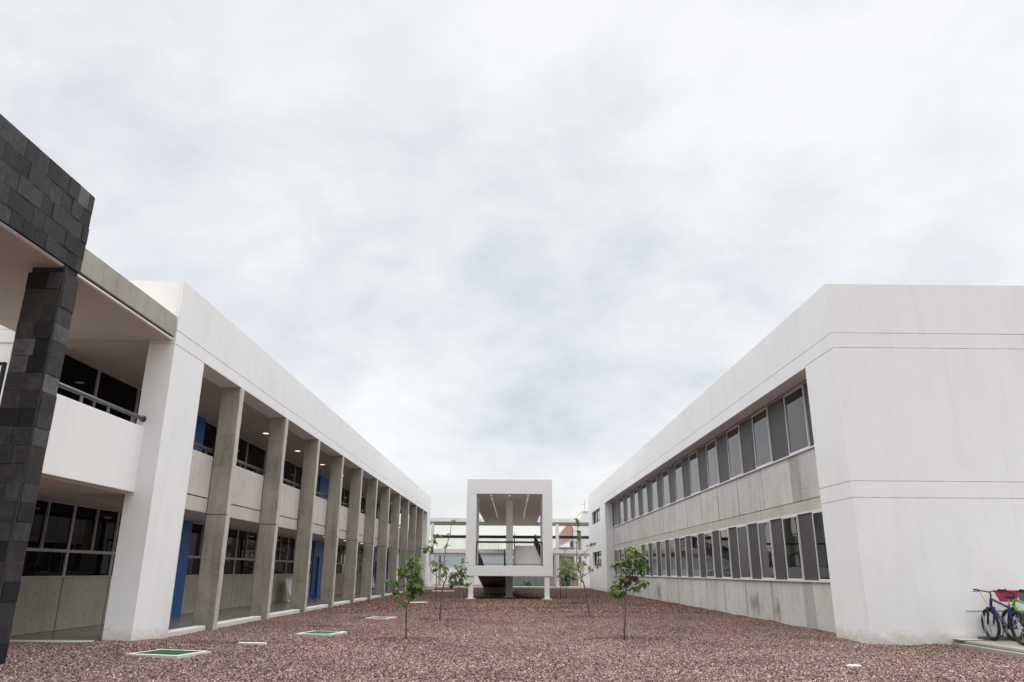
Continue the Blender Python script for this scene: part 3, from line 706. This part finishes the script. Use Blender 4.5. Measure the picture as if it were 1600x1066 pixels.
for q_ in ((0, 1, 2, 3), (7, 6, 5, 4), (0, 4, 5, 1), (1, 5, 6, 2), (2, 6, 7, 3), (3, 7, 4, 0)): q.quad(q_)
q.build('eave', CONC_PAVE, bh)
for x in (6.55, 7.0, 7.45, 7.85): MB().box(x, x+.36, -.06, -.004, 2.7, 4.1).build('shutter', GREY_METAL if x < 6.9 else plain('brown_grey_shutter', (.20, .18, .16), .7), bh)
wh = thing('gabled_house', 'plain white house with a gable and rooftop aerial at the far right', 'house', (0, 88, 0))
q = MB(); pts = [(8.25, 0), (11.5, 0), (11.5, 8.2), (9.3, 8.2), (8.25, 6.6)]
q.v = [(x, 0, z) for x, z in pts] + [(x, 7, z) for x, z in pts]
q.quad((0, 1, 2, 3, 4)); q.quad((9, 8, 7, 6, 5))
for k in range(5): q.quad((k, k+5, (k+1) % 5+5, (k+1) % 5))
q.build('wall', WHITE2, wh)
MB().box(9.25, 11.6, -.06, 7.1, 8.202, 8.3).build('roof_edge', CONC_PAVE, wh)
at = MB().tube([(9.5, .4, 8.3), (9.5, .4, 9.6)], .03, 6).tube([(9.0, .4, 9.05), (10.1, .4, 9.2)], .02, 6)
for k in range(4): at.tube([(9.15+k*.28, .1, 9.07+k*.04), (9.15+k*.28, .8, 9.07+k*.04)], .012, 5)
at.build('aerial', ALU_D, wh)
MB().box(8.62, 8.95, -.05, -.003, 2.4, 6.1).build('drain_panel', plain('dull_green_pipe', (.16, .18, .13), .7), wh)
bw = thing('brick_bin_store', 'small red brick enclosure beside the white house', 'wall', (0, 82, 0))
MB().box(7.1, 8.0, 0, .8, 0, .82).build('wall', BRICK, bw); MB().box(7.05, 8.05, -.04, .84, .823, .88).build('cap', CONC_PAVE, bw)
tb = thing('litter_bin', 'small teal plastic bin near the brick enclosure', 'bin', (6.75, 80, 0))
TEAL = plain('teal_plastic', (.02, .22, .17), .5)
q = MB(); q.tube([(0, 0, 0), (0, 0, .75)], [.2, .27], 12).build('bin_body', TEAL, tb); MB().tube([(0, 0, .755), (0, 0, .84), (0, 0, .9)], [.29, .27, .1], 12).build('lid', TEAL, tb)
hd = thing('shrub', 'dense yellow-green shrub behind the footbridge on the right', 'shrub', (0, 0, 0))
m = MB(); bushes(m, [(5.9+.38*k+rn.uniform(-.1, .1), 78.5+rn.uniform(-.3, .3), 2.05+rn.uniform(-.35, .35), .58) for k in range(6)], .16, 170, rn); m.build('crown', LEAF_Y, hd, kind='stuff')
m = MB()
for k in range(6): m.tube([(5.95+.38*k, 78.5, 0), (5.9+.4*k, 78.5, 1.5)], .03, 5)
m.build('stems', BARK, hd)
fp = thing('shrub', 'dark green low plant in front of the greenish glazing', 'shrub', (2.35, 79.5, 0))
m = MB(); bushes(m, [(0, 0, .35, .42), (.3, 0, .3, .3)], .16, 150, rn); m.build('crown', LEAF, fp, kind='stuff')

# ------------------------------------------------------------------ SAPLINGS
def leaf_mesh(name, mat, seed):
    """a lobed leaf, folded along its midrib, drooping at the tip; about 1 unit long along +y"""
    r_ = random.Random(seed)
    half = [(.0, .0), (.30, -.06), (.20, .18), (.50, .30), (.27, .46), (.40, .72), (.16, .72), (.0, 1.0)]
    m = MB(); mid = [(0, .0), (0, .2), (0, .46), (0, .72), (0, 1.0)]
    def P(x, y): return (x*(1+.1*r_.uniform(-1, 1)), y, .22*abs(x) - .28*y*y + .05*r_.uniform(-1, 1))
    c = len(m.v); m.v += [P(*q) for q in mid]
    for sgn in (1, -1):
        b_ = len(m.v); m.v += [P(sgn*x, y) for x, y in half[1:-1]]
        tris = [(c, b_, b_+1), (c, b_+1, c+1), (c+1, b_+1, b_+2), (c+1, b_+2, b_+3), (c+1, b_+3, c+2), (c+2, b_+3, b_+4), (c+2, b_+4, b_+5), (c+2, b_+5, c+3), (c+3, b_+5, c+4)]
        for t_ in tris: m.quad(t_ if sgn > 0 else t_[::-1])
    return m.mesh(name, mat)
LEAVES = {mm.name: [leaf_mesh('leaf', mm, s_) for s_ in range(5)] for mm in (LEAF, LEAF_P, LEAF_B)}
FPX = 1152.9
def sapling(label, base, y, trunks, clusters, size, per, bark, mat=LEAF, seed=1, name='sapling', rad=.024, brown=(), as_parts=True):
    """trunk and leaf positions are given in photograph pixels relative to the foot of the stem, turned into metres at the tree's own distance"""
    rn = random.Random(seed); u0, v0 = base
    x0 = dict(TREE_X)[label] if label in dict(TREE_X) else 0
    kx, kz = y/(1.048*FPX), y/(1.098*FPX)
    root = thing(name, label, 'tree', (x0, y, gz(x0, y)), group='young trees planted in the gravel')
    m = MB(); dep = {}
    lines = []
    for ti, tr in enumerate(trunks):
        pts = []; yy = 0.0
        for k, (u, v) in enumerate(tr):
            if ti > 0 and k == 0:
                best = min((p for L in lines for p in L), key=lambda p: (p[0]-(u-u0)*kx)**2+(p[2]-(v0-v)*kz)**2); yy = best[1]
                pts.append(best); continue
            yy += rn.uniform(-.06, .06) if k else 0
            pts.append(((u-u0)*kx, yy, (v0-v)*kz))
        lines.append(pts)
        fine = []
        for a, c in zip(pts[:-1], pts[1:]):
            for q in range(3): fine.append(tuple(Vector(a).lerp(Vector(c), q/3) + Vector((rn.uniform(-1, 1), rn.uniform(-1, 1), 0))*.006))
        fine.append(pts[-1]); r0 = rad if ti == 0 else rad*.55
        m.tube(fine, [r0*(1-.72*k/(len(fine)-1)) for k in range(len(fine))], 7)
    m.build('trunk', bark, root, smooth=True)
    allp = [Vector(p) for L in lines for p in L]
    tw = MB(); mass = MB()
    for ci, (u, v, r_) in enumerate(clusters):
        c = Vector(((u-u0)*kx, rn.uniform(-.12, .12), (v0-v)*kz)); rr = r_*kx
        near = min(allp, key=lambda p: (p-c).length + max(0, p.z-c.z)*.6)
        c.y += near.y
        if (near-c).length > .05: tw.tube([near, near.lerp(c, .5)+Vector((0, 0, -.02)), c], [.007, .005, .003], 5)
        n = max(2, round(per*(r_/8)**1.3))
        for k in range(n):
            d = Vector((rn.gauss(0, 1), rn.gauss(0, .9), rn.gauss(0, .8))); d = d.normalized()*rr*rn.uniform(.15, .75)
            p = c+d; s_ = size*rn.uniform(.65, 1.15)
            out = Vector((d.x, d.y, 0)); an = math.atan2(out.y, out.x)-pi/2 + rn.uniform(-.7, .7)
            rot = Matrix.Rotation(an, 4, 'Z') @ Matrix.Rotation(rn.uniform(-1.15, .15), 4, 'X') @ Matrix.Rotation(rn.uniform(-.5, .5), 4, 'Y')
            mm = LEAF_B if ci in brown else mat
            me = rn.choice(LEAVES[mm.name])
            if as_parts:
                o = link_obj('leaf', me, root); o.matrix_local = Matrix.Translation(p) @ rot @ Matrix.Scale(s_, 4)
            else:
                b_ = len(mass.v); M_ = Matrix.Translation(p) @ rot @ Matrix.Scale(s_, 4)
                mass.v += [tuple(M_ @ vv.co) for vv in me.vertices]
                for pl in me.polygons: mass.quad(tuple(b_+i for i in pl.vertices))
            tw.tube([c, p], .0025, 4, cap=False)
    if tw.v: tw.build('twigs', bark, root, kind='stuff')
    if mass.v: mass.build('crown', mat, root, kind='stuff')
    return root
L1 = 'nearest left sapling, bushy with broad green leaves, in a ring of bare soil'
L2 = 'tall thin forked sapling with sparse leaves left of the white ramp box'
L3 = 'small dark bushy sapling on a pale stem just left of the ramp box'
L4 = 'nearest right sapling with broad dark leaves before the concrete wall'
L5 = 'tallest leaning sapling with few leaves before the white end wall on the right'
L6 = 'pale crooked-stemmed sapling with light leaves right of the ramp box'
L7 = 'thin straight whip with few leaves right of the ramp box, farthest of the saplings'
TREE_X = [(L1, -2.21), (L2, -2.03), (L3, -2.12), (L4, 2.86), (L5, 3.04), (L6, 3.39), (L7, 3.38)]
sapling(L1, (635, 996), 18.17, [[(635, 997), (635, 970), (634, 945), (640.5, 928), (643, 910), (640, 887), (642, 868)], [(634, 945), (629, 940), (624, 941)], [(640.5, 928), (647, 915), (652, 900), (650, 886)], [(643, 910), (630, 912), (613, 916)], [(643, 910), (632, 898), (625, 886)]],
        [(643.5, 869.5, 8), (638, 878, 8), (648, 876, 6), (625, 886, 9), (620, 884, 5), (627, 895, 9), (649.5, 886, 8), (650, 893, 7), (612, 910, 9), (613.5, 921, 8), (611, 903, 6), (646.5, 905.5, 11), (640.5, 913, 10), (651, 916, 10), (645, 920.5, 10), (633, 935.5, 6), (625, 941, 6), (657, 913, 5), (637, 893, 6), (622, 925, 4)], .17, 8, BARK, seed=4)
sapling(L2, (687, 969), 25.44, [[(687, 969.5), (688, 950), (688.7, 928), (692, 911), (695.4, 903), (693, 888), (692, 871), (693.8, 852), (699.7, 834), (700.5, 820), (705.6, 810)], [(692, 911), (682, 901), (672.7, 894.5), (669.3, 881), (670, 864), (675, 846), (677.7, 834)]],
        [(705.6, 810, 6), (703, 815, 4), (699.7, 834, 3), (694.6, 850.6, 6), (677, 837, 8), (674, 847, 7), (665, 852, 9), (666.7, 859, 8), (661.7, 855.7, 5), (677, 878.5, 7), (688.7, 881, 9), (692, 888, 6), (678.6, 890, 7), (692, 897, 7)], .17, 6, BARK, seed=8, rad=.026)
sapling(L3, (721, 941), 40.14, [[(721, 942), (722, 934), (719, 924), (718, 915), (717, 900), (720, 886)], [(718, 915), (710, 903), (706, 895)]],
        [(714, 886, 8), (709, 896, 9), (705.6, 903, 8), (706, 911, 8), (717.4, 896, 9), (723, 888, 7), (719, 904.6, 9), (712, 909.7, 8), (722.4, 910, 8), (724, 901, 7), (723, 872, 3), (724, 879, 3), (731, 910.5, 5)], .21, 13, BARK2, seed=12, rad=.03, as_parts=False)
sapling(L4, (974, 999.5), 18.63, [[(974, 1000), (975.5, 975), (977.5, 951.6), (980, 923), (982, 904), (988, 878), (993.4, 858)], [(980, 923), (990, 920), (999, 917), (1010, 910)], [(982, 904), (973, 908), (964, 916)], [(985, 892), (975, 884), (967, 879)], [(986, 886), (1000, 886), (1010, 882)]],
        [(993, 857, 8), (991, 864, 8), (998, 861, 5), (992.6, 873.5, 9), (1004.6, 871, 7), (968, 878, 9), (978, 880.7, 10), (981.5, 888, 8), (1010, 880.7, 7), (1011, 886, 7), (1004, 884, 8), (995, 892.6, 10), (987, 900, 9), (992.6, 904, 6), (970, 905.4, 9), (976.7, 910, 9), (965.5, 916.6, 9), (961, 923, 7), (969.5, 924.5, 7), (984.7, 914, 5), (1010, 910, 7), (1004, 912.6, 6), (999, 918, 5), (992, 921, 4)], .19, 7, BARK, seed=21, brown=(12, 13))
sapling(L5, (922.4, 965), 27.3, [[(922.4, 966), (921.3, 956.7), (918.5, 941), (915, 916), (910.6, 902), (906, 887), (903, 874), (905, 850), (905.9, 832.7), (907, 808)], [(906, 887), (914, 880), (923, 884)], [(903, 874), (918, 862), (932, 848)], [(910.6, 902), (925, 893), (937, 881)]],
        [(907, 808, 5), (909, 815, 3), (905, 829, 5), (909, 838, 4), (901, 843, 4), (903, 856, 4), (920, 870, 3), (910.6, 879.7, 6), (915, 879, 4), (921, 886, 5), (925, 891, 3), (937.6, 882, 5), (913, 898, 5), (907, 906, 4), (931, 849, 4), (925, 852, 4), (934, 847, 3)], .16, 6, BARK, seed=33, rad=.028)
sapling(L6, (891, 943), 39.28, [[(891, 944), (888, 932), (886.4, 926), (885, 916), (883, 908), (882, 896)], [(885, 916), (892, 905), (898, 898)]],
        [(878, 896, 10), (882.5, 903, 9), (881, 909, 7), (887, 897, 8), (892.6, 897, 8), (898, 899, 7), (901.6, 901.6, 5), (876, 888, 6), (886, 888, 6)], .20, 11, BARK2, LEAF_P, seed=41, rad=.03, as_parts=False)
sapling(L7, (876, 936), 45.68, [[(876, 937), (877, 910), (879, 885), (884, 858)]], [(884, 858, 4), (882, 868, 4), (879, 880, 4), (887, 860, 3)], .18, 5, BARK, seed=44, rad=.022, as_parts=False)
for x, y, L in ((3.72, 45.6, 'thin reddish planting stake beside the farthest whip right of the ramp box'), (-2.85, 33.0, 'thin reddish planting stake in the gravel left of the ramp box')):
    s_ = MB().tube([(0, 0, -.1), (.02, .01, .9), (.0, .02, 1.75)], [.022, .02, .016], 6).build('planting_stake', BARK, None, (x, y, 0)); s_['label'] = L; s_['category'] = 'stake'
# ------------------------------------------------------------------ DRAIN COVERS, SLABS IN THE GRAVEL
def cover(label, cx, cy, w_, h_, a_, mat, slats):
    t_ = thing('drain_cover', label, 'drain cover', (cx, cy, gz(cx, cy)), a_, 'grated drain covers in the gravel')
    fr = MB(); bd = .105; z1 = .045
    fr.box(-w_/2, w_/2, -h_/2, -h_/2+bd, -.1, z1).box(-w_/2, w_/2, h_/2-bd, h_/2, -.1, z1).box(-w_/2, -w_/2+bd, -h_/2+bd, h_/2-bd, -.1, z1).box(w_/2-bd, w_/2, -h_/2+bd, h_/2-bd, -.1, z1)
    fr.build('frame', CONC_PAVE, t_)
    MB().box(-w_/2+bd+.002, w_/2-bd-.002, -h_/2+bd+.002, h_/2-bd-.002, -.08, .028).build('panel', mat, t_)
    n = slats
    for k in range(n):
        y_ = -h_/2+bd+(h_-2*bd)*(k+.5)/n; block('slat', (w_-2*bd-.012, (h_-2*bd)/n*.55, .02), mat, t_, (-w_/2+bd+.006, y_-(h_-2*bd)/n*.27, .029))
cover('largest and nearest drain cover with a bright green grate in a pale concrete frame', *COVERS[0], GREEN_MESH, 12)
cover('middle drain cover with a green grate, between the nearest and the faded one', *COVERS[1], GREEN_MESH, 10)
cover('farthest drain cover with a faded grey-green grate', *COVERS[2], GREY_GREEN, 8)
def slab(label, x, y, l, w_, h_, rz, mat=CONC_PAVE):
    o = MB().box(-l/2, l/2, -w_/2, w_/2, -.06, h_).build('concrete_block', mat, None, (x, y, gz(x, y)), rz, bevel=.012)
    me = o.data
    for v in me.vertices: v.co += Vector((mnoise.noise(v.co*9)*.015, mnoise.noise(v.co*9+Vector((3, 1, 0)))*.015, 0))
    o['label'] = label; o['category'] = 'concrete block'; o['group'] = 'pale concrete pieces lying in the gravel'
slab('short pale concrete bar between the two green drain covers', -5.26, 16.78, .62, .12, .05, R(-12))
slab('thin pale concrete strip in the gravel behind the nearest left sapling', -4.2, 38.5, 1.0, .35, .05, R(35))
slab('small pale concrete chip alone in the near right gravel', 5.91, 13.4, .22, .14, .04, R(20))
slab('pale concrete slab against the foot of the far left fin', -6.6, 66.0, 1.5, .8, .12, R(5))
slab('pale concrete slab in the far gravel behind the tall forked sapling', -4.6, 60.0, 1.7, .7, .10, R(0))
slab('orange brick scrap in the gravel below the bicycle pad', 9.5, 13.9, .35, .16, .05, R(-10), plain('terracotta', (.42, .20, .10), .8))

# ------------------------------------------------------------------ WHITE FRAMED STANDS IN THE GALLERY
for (s_, L) in ((36.2, 'nearer white framed stand with a rounded white panel in the left gallery'), (56.4, 'farther white framed stand with a rounded white panel in the left gallery')):
    t_ = thing('display_stand', L, 'stand', (cos(DL)*-10.45+sin(DL)*s_, -sin(DL)*-10.45+cos(DL)*s_, .10), -DL, 'white framed stands in the left gallery')
    m = MB()
    for yy in (-.75, .75): m.tube([(.12, yy, 0), (-.1, yy, 1.05)], .03, 8)
    m.tube([(.12, -.75, .06), (.12, .75, .06)], .026, 8).tube([(-.1, -.75, 1.05), (-.1, .75, 1.05)], .03, 8)
    m.build('frame', plain('white_enamel', (.78, .78, .78), .4), t_)
    q = MB(); N_ = 12
    pr = [(-.62, 1.0), (.62, 1.0)] + [(.62*cos(pi*k/N_), .62-.42*sin(pi*k/N_)) for k in range(N_+1)]
    q.v = [(.12-.21*z+.02, y, z) for y, z in pr] + [(.12-.21*z-.02, y, z) for y, z in pr]; k_ = len(pr)
    q.quad(tuple(range(k_))); q.quad(tuple(range(2*k_-1, k_-1, -1)))
    for k in range(k_): q.quad((k, k+k_, (k+1) % k_+k_, (k+1) % k_))
    q.build('panel', WHITE2, t_)

# ------------------------------------------------------------------ BICYCLE PAD, RACK, BICYCLES
pad = thing('bicycle_pad', 'low stepped concrete pad against the right front wall under the bicycles', 'concrete pad', (9.85, 12.0, 0))
MB().box(0, 7, 0, 5.295, -.1, .075).build('lower_step', CONC_PAD, pad, bevel=.01)
MB().box(.10, 7, .1, 5.295, .078, .14).build('top_slab', CONC_PAD, pad, bevel=.012)
MB().box(.02, .5, 4.95, 5.29, .143, .165).build('mortar_patch', CONC_EDGE, pad, bevel=.01)
rk = thing('bicycle_rack', 'grey metal bicycle rack fixed at the foot of the right front wall', 'bicycle rack', (10.3, 17.05, .14))
MB().box(0, 2.6, -.06, .02, 0, .085).build('base_bar', GREY_METAL, rk)
MB().tube([(-.1, .1, .60), (2.6, .1, .60)], .022, 8).build('top_bar', ALU_D, rk)
for k in range(6):
    x = .18+k*.46
    MB().tube([(x, .0, .085), (x, -.02, .42), (x+.03, .06, .58), (x+.09, .06, .58), (x+.12, -.02, .42), (x+.12, 0, .085)], .012, 6).build('wheel_loop', ALU_D, rk)
RUBBER = plain('tyre_rubber', (.018, .018, .018), .8); CHROME = plain('bright_metal', (.55, .55, .56), .25, .9); BLACKP = plain('black_plastic', (.015, .015, .016), .5)
def bicycle(label, loc, rz, paint, tyre=RUBBER, basket=None, steer=0.0):
    t_ = thing('bicycle', label, 'bicycle', loc, rz, 'bicycles parked in the rack by the right wall')
    def wheel(x):
        w_ = MB().torus((0, 0, 0), (0, 1, 0), .300, .034, 32, 8).build('wheel', tyre, t_, (x, 0, .334), smooth=True)
        MB().torus((0, 0, 0), (0, 1, 0), .278, .011, 32, 6).build('rim', CHROME, w_, smooth=True)
        m = MB().tube([(0, -.05, 0), (0, .05, 0)], .022, 8)
        for k in range(20):
            a = 2*pi*k/20; m.tube([(.02*cos(a+.5), .03*(-1)**k, .02*sin(a+.5)), (.278*cos(a), 0, .278*sin(a))], .0022, 4, cap=False)
        m.build('spokes', CHROME, w_, kind='stuff'); return w_
    fw = wheel(.54); wheel(-.52)
    fr = MB(); bb = (-.10, 0, .29); st = (-.27, 0, .76); ht = (.36, 0, .86); hb = (.41, 0, .72)
    fr.tube([bb, st], .022, 8).tube([(-.255, 0, .71), ht], .024, 8).tube([bb, hb], .030, 8).tube([ht, hb], .030, 8)
    for s_ in (-1, 1):
        fr.tube([bb, (-.52, s_*.06, .334)], .014, 6).tube([(-.25, s_*.02, .70), (-.52, s_*.06, .334)], .010, 6)
    fr.build('frame', paint, t_, smooth=True)
    fk = MB().tube([(.41, 0, .72), (.425, 0, .67)], .026, 8).tube([(.425, -.075, .67), (.425, .075, .67)], .024, 8)
    for s_ in (-1, 1): fk.tube([(.425, s_*.07, .69), (.47, s_*.065, .52), (.54, s_*.06, .334)], [.028, .025, .019], 8)
    fk.build('fork', BLACKP, t_, smooth=True)
    hd_ = MB().tube([ht, (.335, 0, .97), (.38, 0, 1.0)], .017, 8)
    hd_.tube([(.33, -.34, 1.05), (.37, -.12, 1.02), (.39, 0, 1.0), (.37, .12, 1.02), (.33, .34, 1.05)], .013, 8)
    for s_ in (-1, 1):
        hd_.tube([(.33, s_*.34, 1.05), (.345, s_*.23, 1.037)], .019, 8).tube([(.36, s_*.2, 1.03), (.42, s_*.22, 1.0), (.43, s_*.32, 1.01)], .008, 6)
    hb_ = hd_.build('handlebar', BLACKP, t_, smooth=True)
    MB().tube([(.40, .1, 1.02), (.52, .12, 1.0), (.52, .06, .85), (.43, .04, .72)], .004, 5, cap=False).build('brake_cable', BLACKP, hb_)
    sd = MB(); pr = [(-.42, .075), (-.36, .085), (-.28, .06), (-.18, .025), (-.14, .018)]
    for z in (.90, .945): sd.v += [(x, w_, z - (.02 if z < .93 else 0)) for x, w_ in pr] + [(x, -w_, z - (.02 if z < .93 else 0)) for x, w_ in pr[::-1]]
    k_ = 10; sd.quad(tuple(range(k_))[::-1]); sd.quad(tuple(range(k_, 2*k_)))
    for k in range(k_): sd.quad((k, (k+1) % k_, (k+1) % k_+k_, k+k_))
    s2 = sd.build('saddle', BLACKP, t_); MB().tube([(-.27, 0, .74), (-.30, 0, .885)], .013, 8).build('seat_post', CHROME, s2)
    ck = MB().torus((-.10, .07, .29), (0, 1, 0), .085, .008, 20, 5)
    ck.tube([(-.10, .085, .29), (-.02, .10, .14)], .011, 6).tube([(-.10, -.085, .29), (-.18, -.10, .44)], .011, 6)
    c2 = ck.build('crank', GREY_METAL, t_)
    for (x, y, z) in ((-.02, .15, .14), (-.18, -.15, .44)): MB().box(x-.045, x+.045, y-.045, y+.045, z-.012, z+.012).build('pedal', BLACKP, c2)
    if basket:
        bk = MB(); z0, z1 = .80, 1.03; a0, a1 = .45, .70; w0, w1 = .12, .175
        bk.v = [(a0, -w0, z0), (a1-.05, -w0, z0), (a1-.05, w0, z0), (a0, w0, z0), (a0-.03, -w1, z1), (a1+.02, -w1, z1), (a1+.02, w1, z1), (a0-.03, w1, z1)]
        for q_ in ((0, 3, 2, 1), (0, 1, 5, 4), (1, 2, 6, 5), (2, 3, 7, 6), (3, 0, 4, 7)): bk.quad(q_)
        bo = bk.build('basket', basket, t_); mo = bo.modifiers.new('thick', 'SOLIDIFY'); mo.thickness = .012
        rim = MB(); c_ = [bk.v[4], bk.v[5], bk.v[6], bk.v[7], bk.v[4]]
        for a, c in zip(c_[:-1], c_[1:]): rim.tube([a, c], .009, 6)
        rim.build('basket_rim', basket, bo)
    return t_
bicycle('blue and black mountain bicycle, leftmost in the rack', (10.52, 16.40, .14), R(86), plain('blue_bike_paint', (.014, .012, .13), .3))
bicycle('green bicycle with a pink basket, second in the rack', (11.0, 16.30, .14), R(93), plain('green_bike_paint', (.16, .42, .05), .3), basket=plain('pink_basket', (.50, .02, .11), .5))
bicycle('bicycle with a grey basket cut by the right edge of the photo', (11.5, 16.34, .14), R(95), plain('violet_bike_paint', (.10, .06, .30), .3), tyre=plain('olive_tyre', (.22, .20, .08), .8), basket=plain('grey_basket', (.22, .22, .23), .5))
